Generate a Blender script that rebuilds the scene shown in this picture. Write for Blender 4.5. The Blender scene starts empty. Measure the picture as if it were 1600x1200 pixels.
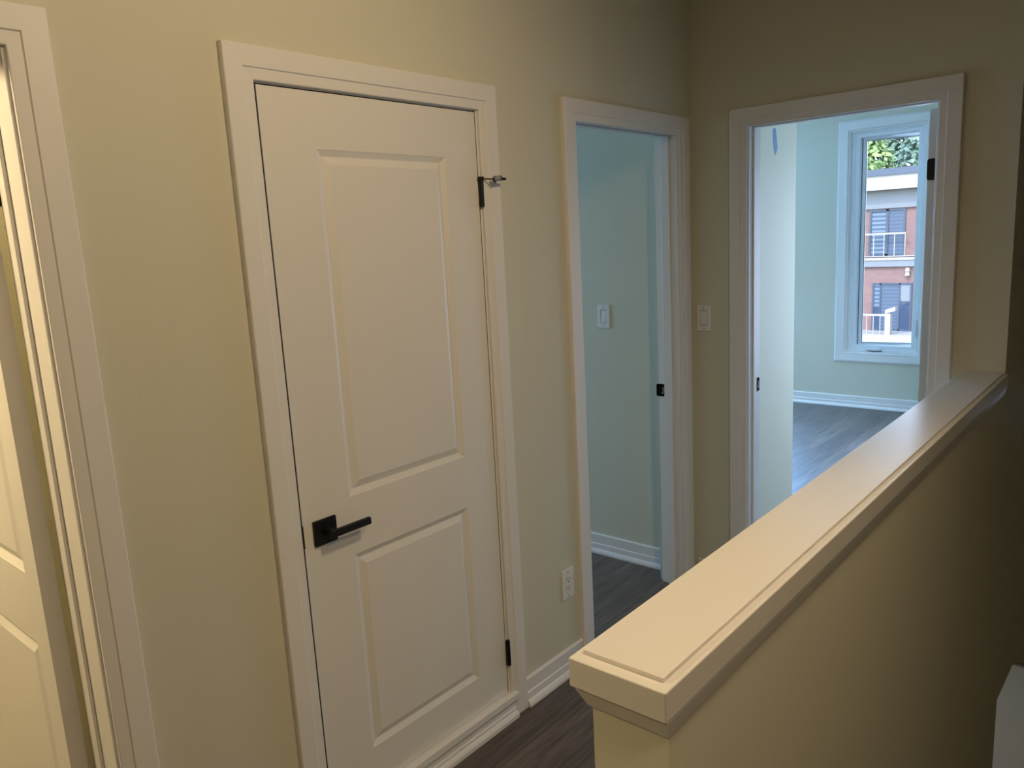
import bpy, bmesh, math, random
from mathutils import Vector, Matrix
random.seed(7)
S = bpy.context.scene
COL = S.collection

# ------------------------------------------------------------------ materials
def nmat(name):
    m = bpy.data.materials.new(name); m.use_nodes = True
    nt = m.node_tree; b = nt.nodes['Principled BSDF']
    return m, nt, b

def paint(name, col, rough=0.5, bump=0.0, scale=120.0, var=0.03, spec=0.4):
    m, nt, b = nmat(name)
    tc = nt.nodes.new('ShaderNodeTexCoord')
    nz = nt.nodes.new('ShaderNodeTexNoise'); nz.inputs['Scale'].default_value = 2.2; nz.inputs['Detail'].default_value = 3
    nt.links.new(tc.outputs['Object'], nz.inputs['Vector'])
    mx = nt.nodes.new('ShaderNodeMix'); mx.data_type = 'RGBA'
    mx.inputs[6].default_value = (*[c * (1 - var) for c in col], 1)
    mx.inputs[7].default_value = (*[min(1, c * (1 + var)) for c in col], 1)
    nt.links.new(nz.outputs['Fac'], mx.inputs[0]); nt.links.new(mx.outputs[2], b.inputs['Base Color'])
    b.inputs['Roughness'].default_value = rough
    b.inputs['Specular IOR Level'].default_value = spec
    if bump:
        n2 = nt.nodes.new('ShaderNodeTexNoise'); n2.inputs['Scale'].default_value = scale; n2.inputs['Detail'].default_value = 4
        nt.links.new(tc.outputs['Object'], n2.inputs['Vector'])
        bp = nt.nodes.new('ShaderNodeBump'); bp.inputs['Strength'].default_value = bump; bp.inputs['Distance'].default_value = 0.002
        nt.links.new(n2.outputs['Fac'], bp.inputs['Height']); nt.links.new(bp.outputs['Normal'], b.inputs['Normal'])
    return m

def plain(name, col, rough=0.5, metal=0.0, spec=0.5):
    m, nt, b = nmat(name)
    nz = nt.nodes.new('ShaderNodeTexNoise'); nz.inputs['Scale'].default_value = 30
    mr = nt.nodes.new('ShaderNodeMapRange')
    mr.inputs['To Min'].default_value = max(0.02, rough - 0.05); mr.inputs['To Max'].default_value = min(1, rough + 0.05)
    nt.links.new(nz.outputs['Fac'], mr.inputs['Value']); nt.links.new(mr.outputs['Result'], b.inputs['Roughness'])
    b.inputs['Base Color'].default_value = (*col, 1)
    b.inputs['Metallic'].default_value = metal; b.inputs['Specular IOR Level'].default_value = spec
    return m

def plank_mat():
    m, nt, b = nmat('dark_plank_floor')
    L = nt.links.new
    tc = nt.nodes.new('ShaderNodeTexCoord')
    mp = nt.nodes.new('ShaderNodeMapping'); mp.inputs['Rotation'].default_value = (0, 0, math.radians(90))
    L(tc.outputs['Object'], mp.inputs['Vector'])
    br = nt.nodes.new('ShaderNodeTexBrick')
    br.inputs['Scale'].default_value = 1.0; br.inputs['Brick Width'].default_value = 1.22; br.inputs['Row Height'].default_value = 0.15
    br.inputs['Mortar Size'].default_value = 0.0012; br.inputs['Mortar Smooth'].default_value = 0.3; br.offset = 0.37
    br.inputs['Color1'].default_value = (0.078, 0.062, 0.052, 1); br.inputs['Color2'].default_value = (0.125, 0.100, 0.084, 1)
    br.inputs['Mortar'].default_value = (0.03, 0.024, 0.02, 1)
    L(mp.outputs['Vector'], br.inputs['Vector'])
    m2 = nt.nodes.new('ShaderNodeMapping'); m2.inputs['Scale'].default_value = (26, 1.3, 1)
    L(tc.outputs['Object'], m2.inputs['Vector'])
    nz = nt.nodes.new('ShaderNodeTexNoise'); nz.inputs['Scale'].default_value = 2.2; nz.inputs['Detail'].default_value = 7; nz.inputs['Roughness'].default_value = 0.62
    nz.inputs['Distortion'].default_value = 0.6
    L(m2.outputs['Vector'], nz.inputs['Vector'])
    cr = nt.nodes.new('ShaderNodeValToRGB')
    cr.color_ramp.elements[0].position = 0.32; cr.color_ramp.elements[0].color = (0.45, 0.45, 0.45, 1)
    cr.color_ramp.elements[1].position = 0.68; cr.color_ramp.elements[1].color = (1.5, 1.5, 1.5, 1)
    L(nz.outputs['Fac'], cr.inputs['Fac'])
    mx = nt.nodes.new('ShaderNodeMix'); mx.data_type = 'RGBA'; mx.blend_type = 'MULTIPLY'; mx.inputs[0].default_value = 1
    L(br.outputs['Color'], mx.inputs[6]); L(cr.outputs['Color'], mx.inputs[7]); L(mx.outputs[2], b.inputs['Base Color'])
    b.inputs['Roughness'].default_value = 0.42; b.inputs['Specular IOR Level'].default_value = 0.9
    bp = nt.nodes.new('ShaderNodeBump'); bp.inputs['Strength'].default_value = 0.25; bp.inputs['Distance'].default_value = 0.002
    L(nz.outputs['Fac'], bp.inputs['Height']); L(bp.outputs['Normal'], b.inputs['Normal'])
    return m

def brick_mat():
    m, nt, b = nmat('hazed_orange_brick')
    L = nt.links.new
    tc = nt.nodes.new('ShaderNodeTexCoord'); mp = nt.nodes.new('ShaderNodeMapping'); mp.inputs['Rotation'].default_value = (math.radians(90), 0, 0)
    L(tc.outputs['Object'], mp.inputs['Vector'])
    br = nt.nodes.new('ShaderNodeTexBrick'); br.inputs['Scale'].default_value = 1
    br.inputs['Brick Width'].default_value = 0.24; br.inputs['Row Height'].default_value = 0.08; br.inputs['Mortar Size'].default_value = 0.006
    br.inputs['Color1'].default_value = (0.155, 0.088, 0.088, 1); br.inputs['Color2'].default_value = (0.185, 0.105, 0.102, 1); br.inputs['Mortar'].default_value = (0.16, 0.12, 0.11, 1)  # pale pinkish tint paints the veiling haze into the brick
    L(mp.outputs['Vector'], br.inputs['Vector']); L(br.outputs['Color'], b.inputs['Base Color']); b.inputs['Roughness'].default_value = 0.85
    return m

def stripe_mat(name, c1, c2, period, rough=0.6):
    # horizontal slats along z
    m, nt, b = nmat(name); L = nt.links.new
    tc = nt.nodes.new('ShaderNodeTexCoord'); sp = nt.nodes.new('ShaderNodeSeparateXYZ'); L(tc.outputs['Object'], sp.inputs[0])
    dv = nt.nodes.new('ShaderNodeMath'); dv.operation = 'DIVIDE'; dv.inputs[1].default_value = period; L(sp.outputs['Z'], dv.inputs[0])
    fr = nt.nodes.new('ShaderNodeMath'); fr.operation = 'FRACT'; L(dv.outputs[0], fr.inputs[0])
    gt = nt.nodes.new('ShaderNodeMath'); gt.operation = 'GREATER_THAN'; gt.inputs[1].default_value = 0.45; L(fr.outputs[0], gt.inputs[0])
    mx = nt.nodes.new('ShaderNodeMix'); mx.data_type = 'RGBA'; mx.inputs[6].default_value = (*c1, 1); mx.inputs[7].default_value = (*c2, 1)
    L(gt.outputs[0], mx.inputs[0]); L(mx.outputs[2], b.inputs['Base Color']); b.inputs['Roughness'].default_value = rough
    return m

def glass_mat():
    m = bpy.data.materials.new('window_glass'); m.use_nodes = True; nt = m.node_tree; nt.nodes.clear()
    o = nt.nodes.new('ShaderNodeOutputMaterial'); mx = nt.nodes.new('ShaderNodeMixShader')
    t = nt.nodes.new('ShaderNodeBsdfTransparent'); t.inputs['Color'].default_value = (0.93, 0.97, 0.98, 1)
    g = nt.nodes.new('ShaderNodeBsdfGlossy'); g.inputs['Roughness'].default_value = 0.02
    f = nt.nodes.new('ShaderNodeFresnel'); f.inputs['IOR'].default_value = 1.45
    nt.links.new(f.outputs[0], mx.inputs[0]); nt.links.new(t.outputs[0], mx.inputs[1]); nt.links.new(g.outputs[0], mx.inputs[2])
    nt.links.new(mx.outputs[0], o.inputs[0])
    return m

def leaf_mat(name, c1, c2):
    m, nt, b = nmat(name)
    oi = nt.nodes.new('ShaderNodeTexNoise'); oi.inputs['Scale'].default_value = 1.1; oi.inputs['Detail'].default_value = 5
    tc = nt.nodes.new('ShaderNodeTexCoord'); nt.links.new(tc.outputs['Object'], oi.inputs['Vector'])
    cr = nt.nodes.new('ShaderNodeValToRGB'); cr.color_ramp.elements[0].position = .35; cr.color_ramp.elements[1].position = .65
    cr.color_ramp.elements[0].color = (*c1, 1); cr.color_ramp.elements[1].color = (*c2, 1)
    nt.links.new(oi.outputs['Fac'], cr.inputs[0]); nt.links.new(cr.outputs[0], b.inputs['Base Color'])
    b.inputs['Roughness'].default_value = 0.6
    return m

M = dict(
    wall=paint('greige_wall_paint', (0.66, 0.645, 0.525), 0.62, 0.12, 160, 0.015, 0.3),
    trim=paint('white_trim_paint', (0.80, 0.785, 0.76), 0.42, 0.0, 1, 0.01, 0.4),
    door=paint('white_door_paint', (0.79, 0.775, 0.74), 0.42, 0.06, 220, 0.01, 0.4),
    cap=paint('cap_gloss_paint', (0.73, 0.71, 0.675), 0.30, 0.05, 60, 0.015, 0.5),
    ceil=paint('ceiling_paint', (0.80, 0.79, 0.76), 0.8, 0.2, 90, 0.01, 0.2),
    floor=plank_mat(),
    black=plain('matte_black_metal', (0.006, 0.006, 0.006), 0.42, 0.0, 0.35),
    flat_black=plain('flat_black', (0.005, 0.005, 0.005), 0.8, 0.0, 0.06),
    gap_dark=plain('dark_brown_gap_shade', (0.035, 0.024, 0.014), 0.8, 0.0, 0.1),  # dark colour painting the shade into the door gaps
    rubber=plain('grey_rubber', (0.32, 0.31, 0.30), 0.6),
    steel=plain('strike_steel', (0.25, 0.25, 0.25), 0.4, 0.6),
    plastic=plain('white_plastic', (0.80, 0.79, 0.76), 0.32),
    slot=plain('dark_slot', (0.05, 0.045, 0.04), 0.6),
    tape=plain('blue_painter_tape', (0.13, 0.27, 0.50), 0.55),
    vinyl=plain('white_vinyl', (0.80, 0.82, 0.84), 0.35),
    gasket=plain('dark_gasket', (0.03, 0.04, 0.06), 0.6),
    glass=glass_mat(),
    brick=brick_mat(),
    lowerwall=paint('lower_wall_paint', (0.55, 0.55, 0.50), 0.6),
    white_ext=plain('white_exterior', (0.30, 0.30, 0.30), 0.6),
    grey_ext=plain('grey_cladding', (0.14, 0.16, 0.19), 0.6),
    dark_ext=plain('hazed_charcoal_metal', (0.030, 0.048, 0.085), 0.5),  # blue cast is veiling haze put into the colour
    coping=plain('blue_grey_coping', (0.045, 0.065, 0.105), 0.5),
    dark_glass=plain('hazed_dark_pane', (0.035, 0.055, 0.10), 0.08),  # bluish albedo imitates veiling glare over the panes
    blind=stripe_mat('hazed_white_blind_slats', (0.11, 0.155, 0.22), (0.040, 0.065, 0.115), 0.16),  # slats tinted blue to paint in the outdoor haze
    blind_dim=stripe_mat('hazed_dim_blind_slats', (0.055, 0.082, 0.135), (0.040, 0.062, 0.108), 0.14),  # same haze tint mixed into the dimmer slats
    garage=stripe_mat('panelled_garage', (0.22, 0.25, 0.28), (0.13, 0.15, 0.18), 0.45),
    asphalt=plain('asphalt', (0.10, 0.10, 0.10), 0.9),
    bark=plain('bark', (0.10, 0.07, 0.05), 0.9),
    leafA=leaf_mat('leaf_bright', (0.075, 0.15, 0.04), (0.26, 0.36, 0.12)),
    leafB=leaf_mat('leaf_blue', (0.07, 0.13, 0.10), (0.17, 0.25, 0.18)),
)

# ------------------------------------------------------------------ mesh helpers
class MB:
    def __init__(s): s.v = []; s.f = []
    def poly(s, pts, faces):
        n = len(s.v); s.v += [tuple(p) for p in pts]; s.f += [tuple(i + n for i in f) for f in faces]; return s
    def box(s, x0, x1, y0, y1, z0, z1):
        p = [(x, y, z) for x in (x0, x1) for y in (y0, y1) for z in (z0, z1)]
        return s.poly(p, [(0, 1, 3, 2), (4, 6, 7, 5), (0, 4, 5, 1), (2, 3, 7, 6), (0, 2, 6, 4), (1, 5, 7, 3)])
    def extrude(s, prof, f, a, b):
        # prof: closed list of 2D points, f(p, t) -> world
        n = len(prof); P = [f(p, a) for p in prof] + [f(p, b) for p in prof]
        F = [(i, (i + 1) % n, (i + 1) % n + n, i + n) for i in range(n)] + [tuple(range(n))[::-1], tuple(range(n, 2 * n))]
        return s.poly(P, F)
    def cyl(s, p0, p1, r, n=16, r1=None):
        p0 = Vector(p0); p1 = Vector(p1); d = (p1 - p0).normalized()
        a = d.orthogonal().normalized(); b = d.cross(a); r1 = r if r1 is None else r1
        P = []
        for c, rr in ((p0, r), (p1, r1)):
            for i in range(n):
                t = 2 * math.pi * i / n; P.append(c + a * math.cos(t) * rr + b * math.sin(t) * rr)
        F = [(i, (i + 1) % n, (i + 1) % n + n, i + n) for i in range(n)] + [tuple(range(n))[::-1], tuple(range(n, 2 * n))]
        return s.poly(P, F)
    def frame(s, prof, f, u0, u1, z0, z1, closed=False, zs=1.0):
        # mitred casing: prof = [(d outward from inner edge, w)], f(u, w, z)
        n = len(prof); P = []
        for (d, w) in prof:
            if closed: ring = [(u0 - d, z0 - d * zs), (u0 - d, z1 + d * zs), (u1 + d, z1 + d * zs), (u1 + d, z0 - d * zs)]
            else: ring = [(u0 - d, z0), (u0 - d, z1 + d), (u1 + d, z1 + d), (u1 + d, z0)]
            P += [f(u, w, z) for u, z in ring]
        F = []
        for i in range(n):
            j = (i + 1) % n
            for k in range(4 if closed else 3):
                l = (k + 1) % 4; F.append((i * 4 + k, i * 4 + l, j * 4 + l, j * 4 + k))
        if not closed: F += [tuple(i * 4 for i in range(n)), tuple(i * 4 + 3 for i in range(n))[::-1]]
        return s.poly(P, F)
    def build(s, name, mat, parent=None, bevel=0.0, smooth=False, seg=2):
        off = Vector(parent.matrix_world.translation) if parent else Vector((0, 0, 0))
        if parent:
            off = Vector((0, 0, 0)); p = parent
            while p: off += p.location; p = p.parent
        me = bpy.data.meshes.new(name)
        me.from_pydata([tuple(Vector(v) - off) for v in s.v], [], s.f)
        bm = bmesh.new(); bm.from_mesh(me); bmesh.ops.recalc_face_normals(bm, faces=bm.faces); bm.to_mesh(me); bm.free()
        me.materials.append(mat)
        if smooth:
            for p in me.polygons: p.use_smooth = True
        o = bpy.data.objects.new(name, me); COL.objects.link(o)
        if parent: o.parent = parent
        if bevel:
            md = o.modifiers.new('edge', 'BEVEL'); md.width = bevel; md.segments = seg; md.limit_method = 'ANGLE'; md.angle_limit = math.radians(35)
        return o

def empty(name, loc):
    o = bpy.data.objects.new(name, None); o.location = loc; COL.objects.link(o); return o
def tag(o, label, cat, group=None, kind=None):
    o['label'] = label; o['category'] = cat
    if group: o['group'] = group
    if kind: o['kind'] = kind
    return o
def struct(o, label, cat): return tag(o, label, cat, kind='structure')

# ------------------------------------------------------------------ dimensions
FZ = -0.008                # finished floor level
CZ = 2.74                  # ceiling
D = 3.3994                 # far wall of the hall
DW = 7.45                  # window wall of the bedroom
WT = 0.13                  # wall thickness
XH0, XH1 = 1.118, 1.2365    # half wall faces
fL = lambda u, w, z: (w, u, z)               # on the left wall (faces +x)
fF = lambda u, w, z: (u, D - w, z)           # on the far wall (faces -y)
fB = lambda u, w, z: (u, DW - w, z)          # on the bedroom window wall
CAS = [(0, 0), (0, .0085), (.002, .0108), (.0265, .0122), (.0285, .0160), (.0745, .0175), (.077, .0150), (.077, 0)]
BASE = [(0, 0), (.027, 0), (.027, .010), (.021, .021), (.0145, .025), (.0145, .0515), (.0105, .0545), (.0105, .1005), (.007, .106), (0, .106)]

# ------------------------------------------------------------------ floor / ceiling
m = MB()
m.box(-3.3, XH0, -3.5, D, FZ - .12, FZ)
m.box(XH0, 6.5, -3.5, 0.957, FZ - .12, FZ)
m.box(-3.3, XH0, D, DW, FZ - .12, FZ); m.box(XH0, 6.5, 6.52, DW, FZ - .24, FZ - .12)
struct(m.build('floor', M['floor']), 'dark brown wood plank floor running through the hall and rooms', 'floor')
m = MB(); m.box(-3.3, 6.6, -3.5, 7.7, CZ, CZ + .12)
struct(m.build('ceiling', M['ceil']), 'plain flat ceiling above the hall and rooms', 'ceiling')

# ------------------------------------------------------------------ left wall with three openings
d0 = (-0.060, 0.719, 2.056)      # jamb faces y0,y1, head z
d1 = (1.243, 2.0045, 2.050)
d2 = (2.528, 3.272, 2.062)
m = MB(); J = .018
cuts = [(-1.9, None), d0, d1, d2]
y = -3.5
for (a, b, h) in (d0, d1, d2):
    m.box(-WT, 0, y, a - J, FZ, CZ); m.box(-WT, 0, a - J, b + J, h + J, CZ); y = b + J
m.box(-WT, 0, y, D, FZ, CZ)
struct(m.build('wall_left', M['wall']), 'greige painted hall wall with the panelled door', 'wall')

# far wall (with the bedroom opening), continues left as the wall of the side room
d3 = (0.268, 0.979, 2.074)
m = MB()
m.box(-3.3, d3[0] - J, D, D + .12, FZ, CZ); m.box(d3[0] - J, d3[1] + J, D, D + .12, d3[2] + J, CZ); m.box(d3[1] + J, XH1, D, D + .12, FZ, CZ)
struct(m.build('wall_far', M['wall']), 'greige wall at the end of the hall around the bedroom doorway', 'wall')

# half wall along the stairs
m = MB(); m.box(XH0, XH1, 0.957, D, -2.8, 1.040)
struct(m.build('wall_half', M['wall']), 'half height greige wall along the stairwell below the white cap', 'wall')

# stairwell wall going on past the far wall, its lower edge open to the floor below
m = MB()
prof = [(D + .12, CZ), (D + .12, -2.8), (3.66, -2.8), (3.70, -.363), (4.13, -.395), (4.48, -.567), (6.4, -1.55), (6.4, CZ)]
m.extrude(prof, lambda p, t: (t, p[0], p[1]), XH0, XH1)
m.box(XH0, XH1, D, D + .12, -2.8, FZ)
struct(m.build('wall_stair', M['wall']), 'shadowed stairwell wall behind the end of the half wall', 'wall')
m = MB(); m.box(-1.5, XH0, 5.0, 5.1, -2.8, FZ - .12); m.box(XH0, XH1, 5.0, 5.1, -2.8, -.86)
struct(m.build('wall_lower', M['lowerwall']), 'grey wall of the lower floor seen at the bottom right', 'wall')

# other shell walls
def shell(name, label, *boxes):
    m = MB()
    for b in boxes: m.box(*b)
    return struct(m.build(name, M['wall']), label, 'wall')
shell('wall_right', 'plain greige wall on the right of the stairwell', (6.5, 6.62, -3.5, 7.7, -2.9, CZ))
shell('wall_rear', 'plain greige wall behind the viewer', (-3.3, 6.5, -3.62, -3.5, -2.9, CZ))
shell('wall_west', 'outer wall of the side rooms', (-3.42, -3.3, -3.62, 7.7, -2.9, CZ))
shell('wall_stairend', 'wall closing the stairwell', (XH0, 6.5, 6.4, 6.52, -2.9, CZ), (XH0, XH1, 6.52, DW, FZ - .12, CZ))
shell('wall_landing', 'wall under the landing edge', (XH0, 6.5, .84, .957, -2.8, FZ - .12))
shell('wall_partition', 'partition between the first room and the closet', (-3.3, -WT, 0.93, 1.03, FZ, CZ))
shell('wall_closet', 'inside of the closet', (-.80, -.72, 1.03, 2.18, FZ, CZ), (-3.3, -WT, 2.18, 2.28, FZ, CZ))
m = MB(); m.box(-3.3, 6.5, -3.5, 7.6, -2.92, -2.8)
struct(m.build('floor_lower', M['lowerwall']), 'floor of the level below', 'floor')

# bedroom: short wall return left of the doorway and window wall
m = MB(); m.box(-.02, .09, D + .12, 4.40, FZ, CZ)
struct(m.build('wall_return', M['wall'], bevel=.004), 'short pale wall with a strip of blue tape inside the bedroom doorway', 'wall')
WX0, WX1, WZ0, WZ1 = -.612, .022, .490, 2.441     # window rough opening
m = MB()
m.box(-3.3, WX0, DW, DW + .16, FZ - .4, CZ); m.box(WX1, 6.5, DW, DW + .16, FZ - .4, CZ)
m.box(WX0, WX1, DW, DW + .16, FZ - .4, WZ0); m.box(WX0, WX1, DW, DW + .16, WZ1, CZ); m.box(-3.3, 6.5, DW, DW + .16, -2.9, FZ - .4)
struct(m.build('wall_bedroom', M['wall']), 'pale bedroom wall around the tall window', 'wall')

# ------------------------------------------------------------------ door frames (casing + jamb + stop)
def doorframe(name, label, f, a, b, h, zt, depth, stop, only_right=False):
    root = struct(empty(name, f((a + b) / 2, 0, FZ)), label, 'door frame')
    rv = zt - .077 - h
    ci0, ci1 = a - .006, b + .006
    m = MB(); m.frame(CAS, f, ci0, ci1, FZ, zt - .077)
    m.build('casing', M['trim'], root, bevel=.0008)
    m = MB(); P = []
    # jamb boards as extruded boxes through the wall
    def bx(u0, u1, w0, w1, z0, z1):
        p0 = f(u0, w0, z0); p1 = f(u1, w1, z1)
        m.box(min(p0[0], p1[0]), max(p0[0], p1[0]), min(p0[1], p1[1]), max(p0[1], p1[1]), min(p0[2], p1[2]), max(p0[2], p1[2]))
    bx(a - .0175, a, -depth, .0, FZ, h + .0175); bx(b, b + .0175, -depth, .0, FZ, h + .0175); bx(a, b, -depth, .0, h, h + .0175)
    m.build('jamb', M['trim'], root, bevel=.0015)
    if stop:
        s0, s1 = stop
        m = MB()
        bx(a, a + .008, s0, s1, FZ, h); bx(b - .008, b, s0, s1, FZ, h); bx(a + .008, b - .008, s0, s1, h - .008, h)
        m.build('stop', M['trim'], root, bevel=.002)
    return root
t0 = doorframe('trim_1', 'white moulded casing and jamb of the open door at left edge', fL, *d0, 2.133, WT + .005, (-.106, -.072))
t1 = doorframe('trim_2', 'white moulded casing around the closed two panel door', fL, *d1, 2.130, WT, (-.055, -.041))
t2 = doorframe('trim_3', 'white casing and jamb of the doorless opening in the left wall corner', fL, *d2, 2.136, WT - .02, (-.078, -.036))
t3 = doorframe('trim_4', 'white casing and jamb of the bedroom doorway in the far wall', fF, *d3, 2.146, .12, (-.070, -.036))

def strike(parent, center_fn, w, h, label=None):
    # rounded black plate, center_fn(a, b, t): a along depth, b up, t out of jamb
    pts = []
    for (cx, cy, a0) in ((w / 2 - .008, h / 2 - .008, 0), (-w / 2 + .008, h / 2 - .008, 90), (-w / 2 + .008, -h / 2 + .008, 180), (w / 2 - .008, -h / 2 + .008, 270)):
        for k in range(5):
            t = math.radians(a0 + k * 22.5); pts.append((cx + .008 * math.cos(t), cy + .008 * math.sin(t)))
    m = MB(); m.extrude(pts, lambda p, t: center_fn(p[0], p[1], t), 0, .002)
    o = m.build('strike_plate', M['flat_black'], parent)
    m = MB(); m.extrude([(.004, -.016), (.016, -.016), (.016, .014), (.010, .014), (.010, -.009), (.004, -.009)], lambda p, t: center_fn(p[0], p[1], t), .002, .0026)
    m.build('latch_hole', M['steel'], o)
strike(t2, lambda a, b, t: (-.100 + a, d2[1] - t, .938 + b), .044, .058)
strike(t3, lambda a, b, t: (d3[0] + t, D + .092 + a, .955 + b), .044, .062)
# hinge leaf screwed in the open door's frame at left edge
m = MB(); m.box(-.137, -.122, .7165, .7205, 1.775, 1.865); m.cyl((-.143, .716, 1.775), (-.143, .716, 1.865), .006, 12)
m.build('hinge', M['black'], t0)

# ------------------------------------------------------------------ panelled door leaves
def leaf_mesh(y0, y1, z0, z1, pa, pb, panels, f, thick, nodes=None):
    """f(u, w, z): w>0 out of the face. panels = [(zlo, zhi), ...] lowest first"""
    m = MB()
    us = [y0, pa, pb, y1]; zs = [z0]
    for lo, hi in panels: zs += [lo, hi]
    zs.append(z1)
    for side in (0, 1):
        W = (lambda d: -d) if side == 0 else (lambda d: -thick + d)
        for i in range(3):
            for j in range(len(zs) - 1):
                u0, u1, a, b = us[i], us[i + 1], zs[j], zs[j + 1]
                if i == 1 and j % 2 == 1:
                    rings = []
                    for (o, dp) in ((0, 0), (.002, .0015), (.016, .0085), (.0185, .0085), (.036, .0022), (.038, .0015)):
                        rings.append([f(u0 + o, W(dp), a + o), f(u1 - o, W(dp), a + o), f(u1 - o, W(dp), b - o), f(u0 + o, W(dp), b - o)])
                    P = [p for r in rings for p in r]; F = []
                    for k in range(len(rings) - 1):
                        for q in range(4):
                            F.append((k * 4 + q, k * 4 + (q + 1) % 4, (k + 1) * 4 + (q + 1) % 4, (k + 1) * 4 + q))
                    k = len(rings) - 1; F.append((k * 4, k * 4 + 1, k * 4 + 2, k * 4 + 3))
                    m.poly(P, F)
                else:
                    m.poly([f(u0, W(0), a), f(u1, W(0), a), f(u1, W(0), b), f(u0, W(0), b)], [(0, 1, 2, 3)])
    R = [(y0, z0), (y1, z0), (y1, z1), (y0, z1)]
    for k in range(4):
        a, b = R[k], R[(k + 1) % 4]
        m.poly([f(a[0], 0, a[1]), f(b[0], 0, b[1]), f(b[0], -thick, b[1]), f(a[0], -thick, a[1])], [(0, 1, 2, 3)])
    return m
def weld(o):
    bm = bmesh.new(); bm.from_mesh(o.data); bmesh.ops.remove_doubles(bm, verts=bm.verts, dist=1e-5)
    bmesh.ops.recalc_face_normals(bm, faces=bm.faces); bm.to_mesh(o.data); bm.free(); return o

def lever(parent, f, yc, zc, direction):
    root = empty('door_handle', (0, 0, 0)); p = f(yc, 0, zc); root.parent = parent
    root.location = Vector(p) - Vector(parent.location)
    def bx(m, u0, u1, w0, w1, z0, z1):
        a = f(u0, w0, z0); b = f(u1, w1, z1)
        m.box(*[v for k in range(3) for v in (min(a[k], b[k]), max(a[k], b[k]))])
    m = MB(); bx(m, yc - .036, yc + .036, 0, .009, zc - .036, zc + .034)
    m.build('rose', M['black'], root, bevel=.002)
    m = MB(); m.cyl(f(yc, .009, zc), f(yc, .042, zc), .011, 20)
    m.build('neck', M['black'], root)
    m = MB(); e = yc + direction * .119; s = yc - direction * .012
    bx(m, min(s, e), max(s, e), .040, .054, zc - .009, zc + .011)
    m.build('lever', M['black'], root, bevel=.003)
    return root

# door 2: the closed closet door
door = struct(empty('door_2', (0, 1.62, .088)), 'closed white two panel door with black lever handle, raised above the floor', 'door')
ls = leaf_mesh(1.2478, 2.0008, .088, 2.0465, 1.405, 1.862, [(.213, .815), (.983, 1.907)], lambda u, w, z: (w - .001, u, z), .036)
o = ls.build('slab', M['door'], door); weld(o)
hd = lever(door, lambda u, w, z: (w - .001, u, z), 1.3125, .9165, 1)
m = MB(); m.box(-.02, .0025, 1.2405, 1.2475, .886, .948); m.build('latch_plate', M['black'], door, bevel=.001)
def hinge(z0, z1):
    h = None
    m = MB(); m.cyl((.0085, 2.0045, z0), (.0085, 2.0045, z1), .0078, 16); m.cyl((.0085, 2.0045, z1), (.0085, 2.0045, z1 + .004), .005, 12)
    m.box(-.002, .0035, 2.0045, 2.020, z0, z1)
    return m.build('hinge', M['black'], door)
h1 = hinge(1.762, 1.848); hinge(.195, .285)
m = MB(); m.cyl((.0085, 2.0045, 1.842), (.0085, 2.0045, 1.853), .0098, 16)
m.cyl((.0085, 2.0045, 1.8465), (.044, 2.030, 1.8435), .0022, 10)
m.cyl((.040, 2.024, 1.846), (.045, 2.032, 1.834), .0035, 8)
m.cyl((.0455, 2.049, 1.8465), (.0465, 2.055, 1.8465), .0085, 12); m.cyl((.046, 2.052, 1.8445), (.050, 2.074, 1.8445), .0042, 10)
ds = m.build('door_stop', M['black'], h1)
m = MB(); m.cyl((.044, 2.028, 1.845), (.0462, 2.049, 1.846), .0085, 16)
rb = m.build('bumper', M['rubber'], h1); rb['label'] = 'grey rubber bumper'
# added dark strips imitating the shade in the gap round the closed leaf
for nm, b in (('gap_shade_strip', (-.030, -.0040, 1.2432, 1.2476, .0890, 2.0495)), ('gap_shade_strip', (-.030, -.0040, 1.2478, 2.0006, 2.0468, 2.0498)), ('gap_shade_strip', (-.030, -.0022, 2.0010, 2.0043, .0890, 2.0495))):
    m = MB(); m.box(*b); m.build(nm, M['gap_dark'], t1)
# raised threshold under it
sill = struct(empty('trim_5', (0, 1.62, FZ)), 'white raised sill and base strip under the closed panel door', 'threshold')
m = MB(); m.box(-.12, .026, 1.2175, 2.030, .060, .0855); m.build('sill_board', M['trim'], sill, bevel=.003)
m = MB()
m.extrude([(-.05, FZ), (.029, FZ), (.029, .006), (.024, .013), (.017, .016), (.017, .0265), (.0135, .029), (.0135, .0595), (-.05, .0595)], lambda p, t: (p[0], t, p[1]), 1.2175, 2.023)
m.build('base_strip', M['trim'], sill, bevel=.0006)

# door 1: leaf standing open into the first room
door1 = struct(empty('door_1', (-.5, .7, .0)), 'open white panelled door at the left edge of view', 'door')
ls = leaf_mesh(-.130 - .755, -.130, .008, 2.045, -.130 - .665, -.130 - .083, [(.213, .815), (.983, 1.907)], lambda u, w, z: (u, .669 - w, z), .035)
weld(ls.build('slab', M['door'], door1))
lever(door1, lambda u, w, z: (u, .669 - w, z), -.130 - .69, .93, 1)
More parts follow.
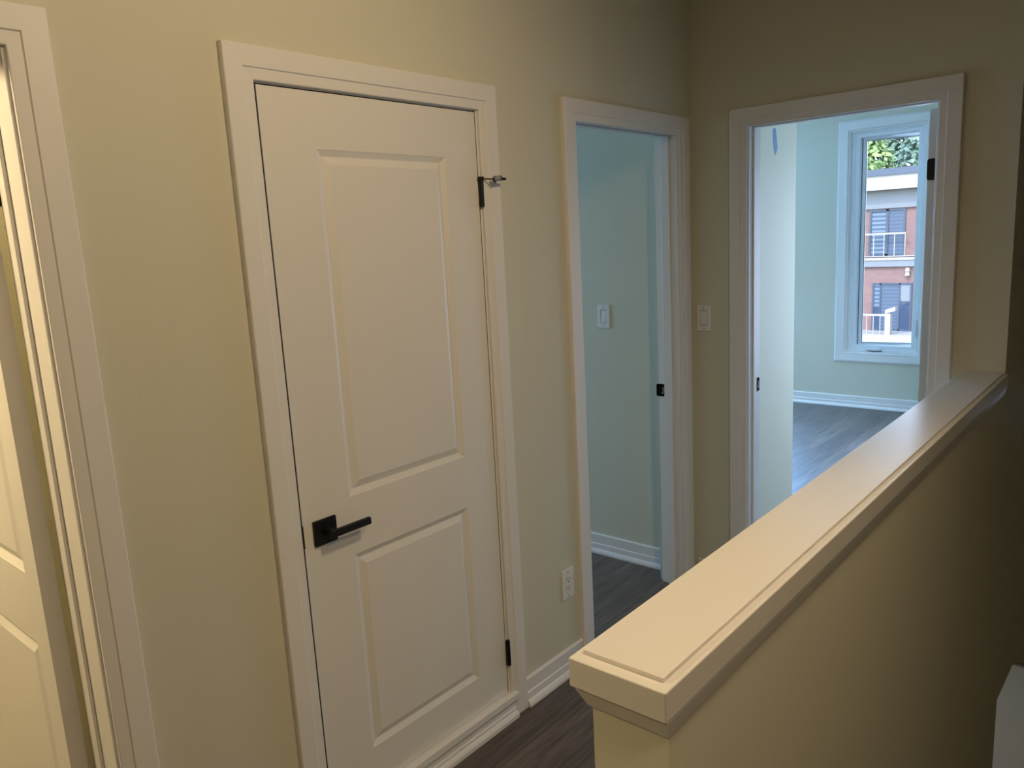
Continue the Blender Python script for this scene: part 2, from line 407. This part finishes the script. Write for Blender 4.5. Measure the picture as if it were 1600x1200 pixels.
# door 3: bedroom leaf swung right, only its hinge edge shows
door3 = struct(empty('door_3', (.95, 3.9, 0)), 'white bedroom door swung open, only its hinge edge visible', 'door')
ls = leaf_mesh(D + .128, D + .128 + .70, .008, 2.055, D + .128 + .09, D + .128 + .61, [(.213, .815), (.983, 1.907)], lambda u, w, z: (.925 - w, u, z), .035)
weld(ls.build('slab', M['door'], door3))
pts = [(.030, -.044), (.030, .044)]
pts = [(.0315, -.040), (.0315, .040)] + [(.0145 + .009 * math.cos(t), .031 + .009 * math.sin(t)) for t in (math.pi / 2, 2.2, 2.7, math.pi)] + [(.0145 + .009 * math.cos(t), -.031 + .009 * math.sin(t)) for t in (math.pi, 3.6, 4.1, 1.5 * math.pi)]
for zc in (1.835, .24):
    m = MB(); m.extrude(pts, lambda p, t: (.917 + p[0], D + .1278 - t, zc + p[1]), 0, .003)
    m.cyl((.968, D + .124, zc - .04), (.968, D + .124, zc + .04), .0045, 12)
    m.build('hinge', M['black'], door3)

# ------------------------------------------------------------------ baseboards
def base(name, label, runs):
    m = MB()
    for f, u0, u1 in runs: m.extrude(BASE, lambda p, t, f=f: f(t, p[0], p[1] + FZ), u0, u1)
    return struct(m.build(name, M['trim'], bevel=.0007), label, 'baseboard')
base('baseboard_left', 'white stepped baseboard with shoe moulding between the panel door and the corner opening',
     [(fL, .719 + .083, 1.243 - .083), (fL, 2.0045 + .083, 2.528 - .083)])
base('baseboard_far', 'white baseboard on the far wall behind the half wall', [(fF, 0.02, .185), (fF, 1.055, XH0)])
base('baseboard_side', 'white stepped baseboard in the room behind the corner opening', [(fF, -3.2, -WT - .002)])
base('baseboard_bedroom', 'white stepped baseboard under the bedroom window', [(fB, -3.2, 1.1)])

# ------------------------------------------------------------------ half wall cap
cap = struct(empty('trim_6', (1.17, 2.1, 1.09)), 'long white painted cap with routed edge on top of the half wall', 'cap')
m = MB(); m.box(1.096, 1.2465, .934, D, 1.043, 1.0862); m.build('cap_board', M['cap'], cap, bevel=.0022, seg=3)
m = MB(); m.box(1.1075, 1.2325, .954, D, 1.0862, 1.0925); m.build('raised_panel', M['cap'], cap, bevel=.0006)
m = MB()
prof = [(1.0, 1.043), (.97, 1.037), (.30, 1.012), (.12, 1.008), (-.05, 1.008)]   # (share of the overhang, z)
def cring(k, z):
    return [(XH0 - .017 * k, D, z), (XH0 - .017 * k, .957 - .017 * k, z), (XH1 + .008 * k, .957 - .017 * k, z), (XH1 + .008 * k, D, z)]
for (ka, za), (kb, zb) in zip(prof[:-1], prof[1:]):
    ra = cring(ka, za); rb_ = cring(kb, zb)
    for q in range(3):
        m.poly([ra[q], ra[q + 1], rb_[q + 1], rb_[q]], [(0, 1, 2, 3)])
o = m.build('cove_moulding', M['trim'], cap); weld(o)

# ------------------------------------------------------------------ electrical plates
def plate(name, label, cat, f, uc, zc, kind):
    root = tag(empty(name, f(uc, 0, zc)), label, cat)
    def bx(m, u0, u1, w0, w1, z0, z1):
        a = f(u0, w0, z0); b = f(u1, w1, z1)
        m.box(*[v for k in range(3) for v in (min(a[k], b[k]), max(a[k], b[k]))])
    m = MB(); w, h = .0355, .0580
    if kind == 'switch':
        # plate with a rectangular hole round the rocker
        m.frame([(0, 0.0005), (0, .0052), (.001, .006), (.0177, .006), (.019, .0045), (.019, 0.0005)], f, uc - .0165, uc + .0165, zc - .0335, zc + .0335, True, .0245 / .019)
        m.build('cover_plate', M['plastic'], root, bevel=.0006)
        r = MB(); r.extrude([(-.0315, .0005), (-.0315, .0075), (0, .0045), (.0315, .0050), (.0315, .0005)], lambda p, t: f(t, p[1], zc + p[0]), uc - .0148, uc + .0148)
        r.build('rocker', M['plastic'], root, bevel=.0006)
        g = MB(); bx(g, uc - .0166, uc + .0166, .0002, .0006, zc - .0336, zc + .0336); g.build('rocker_gap', M['slot'], root)
        for s in (-1, 1):
            c = MB(); c.cyl(f(uc, .0045, zc + s * .047), f(uc, .0064, zc + s * .047), .0028, 12); c.build('screw', M['steel'], root)
    else:
        bx(m, uc - w, uc + w, .0003, .006, zc - h, zc + h)
        m.build('cover_plate', M['plastic'], root, bevel=.0016)
        r = MB(); bx(r, uc - .0165, uc + .0165, .006, .0075, zc - .0335, zc + .0335); rc = r.build('receptacle', M['plastic'], root, bevel=.0006)
        for s in (-1, 1):
            c = MB()
            bx(c, uc - .0075, uc - .0050, .0072, .0079, zc + s * .017 - .002, zc + s * .017 + .007)
            bx(c, uc + .0050, uc + .0075, .0072, .0079, zc + s * .017 - .001, zc + s * .017 + .006)
            c.cyl(f(uc, .0072, zc + s * .017 - .0085), f(uc, .0079, zc + s * .017 - .0085), .0026, 10)
            c.build('socket_slot', M['slot'], rc)
        for s in (-1, 1):
            c = MB(); c.cyl(f(uc, .006, zc + s * .046), f(uc, .0066, zc + s * .046), .0026, 12); c.build('screw', M['steel'], root)
    return root
plate('light_switch', 'white rocker light switch on the far wall between the two doorways', 'light switch', fF, .058, 1.262, 'switch')
plate('light_switch', 'white rocker light switch on the bluish wall inside the corner opening', 'light switch', fF, -.488, 1.257, 'switch')
plate('wall_outlet', 'white duplex wall outlet low on the left wall above the baseboard', 'outlet', fL, 2.369, .358, 'outlet')

# blue painter's tape on the bedroom wall return
m = MB()
yy, n = 4.080, 8
pts = [(4.083, 2.125), (4.100, 2.137), (4.118, 2.135), (4.124, 2.118), (4.140, 2.055), (4.141, 2.035), (4.118, 2.006), (4.098, 2.032), (4.092, 2.075)]
m.extrude(pts, lambda p, t: (t, p[0], p[1]), .0896, .0912)
tag(m.build('painter_tape', M['tape']), 'short torn strip of blue tape stuck high on the bedroom wall', 'tape')

# ------------------------------------------------------------------ bedroom window
win = struct(empty('window_1', ((WX0 + WX1) / 2, DW, WZ0)), 'tall white casement window in the bedroom, sash ajar, with crank handle', 'window')
WC = [(0, 0), (0, .010), (.004, .016), (.012, .014), (.070, .018), (.078, .014), (.086, .010), (.086, 0)]
m = MB(); m.frame(WC, fB, WX0 + .006, WX1 - .006, WZ0 + .006, WZ1 - .006, True); m.build('casing', M['trim'], win, bevel=.001)
m = MB(); m.frame([(0, -.16), (0, .0), (.018, .0), (.018, -.16)], fB, WX0 + .018, WX1 - .018, WZ0 + .018, WZ1 - .018, True)
m.build('window_liner', M['trim'], win)
# fixed vinyl frame
a0, a1, b0, b1 = WX0 + .018, WX1 - .018, WZ0 + .018, WZ1 - .018
m = MB(); m.frame([(0, -.145), (0, -.062), (.006, -.056), (.032, -.054), (.038, -.040), (.0665, -.040), (.0665, -.145)], fB, a0 + .0665, a1 - .0665, b0 + .0525, b1 - .0525, True)
m.build('window_frame', M['vinyl'], win, bevel=.0015)
# sash hinged left, swung outward a little
sx0, sx1, sz0, sz1 = a0 + .072, a1 - .045, b0 + .035, b1 - .045
ang = math.radians(9)
def fS(u, w, z):
    du = u - sx0; return (sx0 + du * math.cos(ang) + (-w) * -math.sin(ang), DW + .115 + du * math.sin(ang) + (-w) * math.cos(ang), z)
m = MB(); m.frame([(0, -.034), (0, -.004), (.004, 0), (.030, 0), (.034, -.004), (.034, -.034)], fS, sx0 + .034, sx1 - .034, sz0 + .034, sz1 - .034, True)
sash = m.build('sash', M['vinyl'], win, bevel=.001)
m = MB(); m.frame([(0, -.006), (0, .001), (.004, .001), (.004, -.006)], fS, sx0 + .033, sx1 - .033, sz0 + .033, sz1 - .033, True)
m.box(sx0 - .006, sx0 - .001, DW + .118, DW + .150, sz0, sz1)
m.build('gasket', M['gasket'], sash)
m = MB(); m.poly([fS(sx0 + .03, -.017, sz0 + .03), fS(sx1 - .03, -.017, sz0 + .03), fS(sx1 - .03, -.017, sz1 - .03), fS(sx0 + .03, -.017, sz1 - .03)], [(0, 1, 2, 3)])
m.build('pane', M['glass'], sash)
# crank and lock lever
m = MB(); m.box(-.43, -.30, DW + .018, DW + .041, WZ0 + .028, WZ0 + .052); m.box(-.385, -.32, DW + .005, DW + .020, WZ0 + .030, WZ0 + .044)
m.build('crank', M['vinyl'], win, bevel=.004)
m = MB(); m.box(-.40, -.29, DW + .012, DW + .036, WZ0 + .0235, WZ0 + .0295); m.build('crank_base', M['grey_ext'], win)
m = MB(); m.box(-.035, -.018, DW + .020, DW + .041, .66, .80); m.build('lock_lever', M['vinyl'], win, bevel=.003)

# ------------------------------------------------------------------ outside: townhouse, street, trees
YF = 33.0
K = (YF - .1554) / (22 - .1554)
X = lambda x: 1.697 + (x - 1.697) * K
Z = lambda z: 1.651 + (z - 1.651) * K
GZ = -4.2
m = MB(); m.box(-40, 40, 9.0, 70, GZ - .2, GZ)
struct(m.build('ground', M['asphalt']), 'street surface outside the window', 'ground')
th = tag(empty('townhouse', (X(-4.2), YF, GZ)), 'modern brick and white townhouse across the street seen through the window', 'building')
BX0, BX1 = X(-4.2) - 9, X(-4.2) + 9
bay = 4.4
m = MB(); m.box(BX0, BX1, YF, YF + 9, GZ, Z(2.43)); m.build('brick_wall', M['brick'], th)
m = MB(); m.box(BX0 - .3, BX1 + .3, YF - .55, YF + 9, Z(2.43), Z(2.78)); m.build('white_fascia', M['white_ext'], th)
m = MB(); m.box(BX0 - .35, BX1 + .35, YF - .62, YF + 9, Z(2.78), Z(2.86)); m.box(BX0 - .2, BX1 + .2, YF - .4, YF + 9, Z(2.86), Z(2.95)); m.build('roof_coping', M['coping'], th)
m = MB(); m.box(BX0, BX1, YF - .10, YF, Z(1.97), Z(2.43)); m.build('grey_cladding', M['grey_ext'], th)
m = MB(); m.box(BX0, BX1, YF - .12, YF, Z(.49), Z(.66)); m.build('grey_band', M['grey_ext'], th)
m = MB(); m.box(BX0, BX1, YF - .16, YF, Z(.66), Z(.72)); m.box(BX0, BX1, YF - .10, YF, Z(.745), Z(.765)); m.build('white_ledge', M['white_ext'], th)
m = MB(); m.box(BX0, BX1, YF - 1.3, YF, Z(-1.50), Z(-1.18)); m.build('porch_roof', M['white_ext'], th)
m = MB(); m.box(BX0, BX1, YF - .2, YF, GZ, Z(-1.50)); m.build('garage_door', M['garage'], th)
for b in range(-2, 3):
    c = X(-4.19) + b * bay
    hw = (X(-3.76) - X(-4.62)) / 2
    # upper window: dark frame, blind behind left pane, plain right pane
    fr = MB(); z0, z1 = Z(.77), Z(1.95)
    fr.frame([(0, 0), (0, .06), (.07, .06), (.07, 0)], lambda u, w, z: (u, YF - w, z), c - hw + .07, c + hw - .07, z0 + .07, z1 - .07, True)
    fr.box(c - .05, c + .05, YF - .06, YF, z0, z1)
    w = fr.build('window', M['dark_ext'], th)
    p = MB(); p.box(c - hw + .07, c - .05, YF - .025, YF - .005, z0 + .07, z1 - .07); p.build('blind', M['blind'], w)
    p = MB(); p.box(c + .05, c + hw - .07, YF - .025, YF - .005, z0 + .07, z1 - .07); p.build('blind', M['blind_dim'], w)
    r = MB(); zr = Z(1.335)
    r.box(c - hw - .15, c + hw + .1, YF - .36, YF - .30, zr - .03, zr + .03)
    for k in range(5):
        xx = c - hw - .12 + k * (2 * hw + .2) / 4; r.box(xx - .012, xx + .012, YF - .34, YF - .32, z0, zr)
    r.build('railing', M['white_ext'], th)
    # lower window
    c2 = c + .25
    fr = MB(); z0, z1 = Z(-1.18), Z(.07); hw2 = hw * 1.12
    fr.frame([(0, 0), (0, .06), (.07, .06), (.07, 0)], lambda u, w, z: (u, YF - w, z), c2 - hw2 + .07, c2 + hw2 - .07, z0 + .07, z1 - .07, True)
    fr.box(c2 - hw2 * .62, c2 - hw2 * .55, YF - .06, YF, z0, z1); fr.box(c2 + hw2 * .35, c2 + hw2 * .42, YF - .06, YF, z0, z1)
    w = fr.build('window', M['dark_ext'], th)
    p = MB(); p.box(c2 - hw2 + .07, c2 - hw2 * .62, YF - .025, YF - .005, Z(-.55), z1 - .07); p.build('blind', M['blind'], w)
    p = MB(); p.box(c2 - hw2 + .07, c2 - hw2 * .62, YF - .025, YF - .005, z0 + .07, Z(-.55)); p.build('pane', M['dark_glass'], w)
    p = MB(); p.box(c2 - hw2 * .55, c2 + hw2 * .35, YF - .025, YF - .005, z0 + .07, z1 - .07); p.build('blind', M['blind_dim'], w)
    p = MB(); p.box(c2 + hw2 * .42, c2 + hw2 - .07, YF - .025, YF - .005, Z(-.40), z1 - .07); p.build('pane', M['grey_ext'], w)
    p = MB(); p.box(c2 + hw2 * .42, c2 + hw2 - .07, YF - .025, YF - .005, z0 + .07, Z(-.40)); p.build('pane', M['dark_glass'], w)
    r = MB(); zr = Z(-.685)
    r.box(c - hw - .2, c + hw * .55, YF - 1.25, YF - 1.19, zr - .035, zr + .035)
    for k in range(5):
        xx = c - hw - .15 + k * (1.5 * hw) / 4; r.box(xx - .012, xx + .012, YF - 1.23, YF - 1.21, Z(-1.18), zr)
    r.build('railing', M['white_ext'], th)
    r = MB(); r.box(c + hw * .55, c + hw * .85, YF - 1.28, YF - 1.0, Z(-1.18), Z(-.64)); r.extrude([(0, 0), (hw * .55, .10), (hw * .55, .26), (0, .14)], lambda p, t: (c + hw * .55 + p[0], t, Z(-.64) + p[1]), YF - 1.28, YF - 1.0)
    r.build('porch_post', M['white_ext'], th)
# white lamp on the brick, near the right edge of the view
lm = MB()
for zz in (.41, .30):
    lm.cyl((X(-3.66), YF - .10, Z(zz) - .07), (X(-3.66), YF - .10, Z(zz) + .07), .09, 16, .07)
lm.box(X(-3.66) - .03, X(-3.66) + .03, YF - .10, YF, Z(.355) - .05, Z(.355) + .05)
lm.build('wall_light', M['white_ext'], th)

def tree(x, y, h, r, mat, label, n=2600):
    root = tag(empty('tree', (x, y, GZ)), label, 'tree', 'trees behind the townhouse')
    t = MB(); t.cyl((x, y, GZ), (x + .2, y, GZ + h * .55), .28, 10, .14)
    for k in range(6):
        a = k * 1.05; t.cyl((x + .15, y, GZ + h * (.40 + .03 * k)), (x + math.cos(a) * r * .6, y + math.sin(a) * r * .6, GZ + h * (.62 + .05 * k)), .09, 6, .03)
    t.build('trunk', M['bark'], root)
    c = MB(); blobs = []
    for k in range(26):
        while True:
            p = Vector((random.uniform(-1, 1), random.uniform(-1, 1), random.uniform(-1, 1)))
            if p.length < 1: break
        blobs.append((Vector((x + p.x * r * .8, y + p.y * r * .8, GZ + h * .68 + p.z * h * .28)), r * random.uniform(.28, .48)))
    for k in range(n):
        bc, br = random.choice(blobs)
        d = Vector((random.gauss(0, 1), random.gauss(0, 1), random.gauss(0, 1))).normalized()
        p = bc + d * br * random.uniform(.75, 1.05); s = random.uniform(.15, .29)
        nn = (d + Vector((random.uniform(-.7, .7), random.uniform(-.7, .7), random.uniform(-.2, .9)))).normalized()
        u = nn.orthogonal().normalized(); u.rotate(Matrix.Rotation(random.uniform(0, 6.28), 3, nn)); v = nn.cross(u)
        c.poly([p - u * s, p - v * s * .5, p + u * s, p + v * s * .5], [(0, 1, 2, 3)])
    c.build('crown', mat, root)
tree(-14.6, 47, 13.5, 3.6, M['leafA'], 'bright green leafy tree rising above the roof at left', 12000)
tree(-10.2, 58, 16.0, 4.6, M['leafB'], 'blue green tree above the roof at right', 12000)
# ------------------------------------------------------------------ lights
def lamp(name, kind, loc, power, col, size=.1, rot=None, sizey=None):
    d = bpy.data.lights.new(name, kind); d.energy = power; d.color = col
    if kind == 'AREA':
        d.shape = 'RECTANGLE'; d.size = size; d.size_y = sizey or size
    elif kind == 'SUN': d.angle = math.radians(1)
    else: d.shadow_soft_size = size
    o = bpy.data.objects.new(name, d); o.location = loc; COL.objects.link(o)
    if rot: o.rotation_euler = rot
    return o
def aim(o, target):
    o.rotation_euler = (Vector(target) - o.location).to_track_quat('-Z', 'Y').to_euler()
WARM = (1.0, .75, .46)
o = lamp('hall_light', 'SPOT', (1.60, 1.45, 2.70), 61, WARM, .12); o.data.spot_size = math.radians(180); o.data.spot_blend = .8
aim(o, (1.60 - .52, 1.45 - .42, 2.70 - .74))
o = lamp('stair_fill', 'SPOT', (2.45, .55, 2.68), 47, WARM, .12); o.data.spot_size = math.radians(180); o.data.spot_blend = .8  # added fill spot, unseen, lifts the half wall and left wall
aim(o, (2.45 - .72, .55 - .30, 2.68 - .63))
o = lamp('landing_light', 'SPOT', (.75, -.75, 2.66), 4, WARM, .10); o.data.spot_size = math.radians(180); o.data.spot_blend = .2
lamp('room_light', 'POINT', (-.75, -.20, 2.3), 88, (1.0, .76, .43), .10)
BLUE = (.55, .66, .90)
o = lamp('bedroom_sky_fill', 'AREA', (.74, 5.9, 1.2), 56, BLUE, 1.2, None, 1.7); aim(o, (-.7, 4.8, .5))  # unseen area lamp added in place of sky light
o = lamp('bedroom_floor_sheen_fill', 'AREA', (-1.88, 7.38, 1.40), 270, (.25, .52, 1.0), 1.5, None, 2.0); aim(o, (-1.0, 4.5, .6))  # unseen area lamp added beside the window for the floor's blue sheen
o.rotation_euler = (math.radians(-90 + 12), 0, 0)
o = lamp('side_room_daylight', 'AREA', (-3.2, 2.75, 1.3), 37, (.34, .59, 1.0), .8, None, 1.5); aim(o, (0, 3.2, .8))
o = lamp('lower_daylight', 'AREA', (.5, 4.0, -1.3), 2.6, (1.0, .97, .93), .5, None, .6); aim(o, (.9, 5.0, -1.3))
o = lamp('window_portal', 'AREA', ((WX0 + WX1) / 2, DW + .2, (WZ0 + WZ1) / 2), 1, (1, 1, 1), .66, (math.radians(-90), 0, 0), 2.0)
o.data.cycles.is_portal = True
o = lamp('sun', 'SUN', (0, -10, 20), 3.0, (1.0, .96, .90)); o.rotation_euler = (math.radians(42), 0, math.radians(-14))

w = bpy.data.worlds.new('sky'); S.world = w; w.use_nodes = True
nt = w.node_tree; bg = nt.nodes['Background']
sk = nt.nodes.new('ShaderNodeTexSky'); sk.sky_type = 'NISHITA'; sk.sun_disc = False
sk.sun_elevation = math.radians(48); sk.sun_rotation = math.radians(180)
nt.links.new(sk.outputs[0], bg.inputs['Color']); bg.inputs['Strength'].default_value = 1.1

# ------------------------------------------------------------------ camera
cd = bpy.data.cameras.new('camera'); cd.sensor_width = 36; cd.lens = 1216.384 / 1600 * 36; cd.clip_start = .02; cd.clip_end = 300
co = bpy.data.objects.new('camera', cd); COL.objects.link(co)
yaw, pitch, roll = (math.radians(a) for a in (40.96113877745601, -10.380415683697802, -3.0760263025668038))
f = Vector((-math.sin(yaw) * math.cos(pitch), math.cos(yaw) * math.cos(pitch), math.sin(pitch)))
r = Vector((math.cos(yaw), math.sin(yaw), 0)); u = r.cross(f)
r2 = math.cos(roll) * r + math.sin(roll) * u; u2 = -math.sin(roll) * r + math.cos(roll) * u
mt = Matrix((r2, u2, -f)).transposed().to_4x4(); mt.translation = Vector((1.696833501508839, 0.1554171535958547, 1.6507497818612593))
co.matrix_world = mt
S.camera = co
S.view_settings.view_transform = 'Standard'; S.view_settings.look = 'None'
S.cycles.max_bounces = 10; S.cycles.diffuse_bounces = 6
S.cycles.use_denoising = True
S.cycles.sample_clamp_indirect = 6
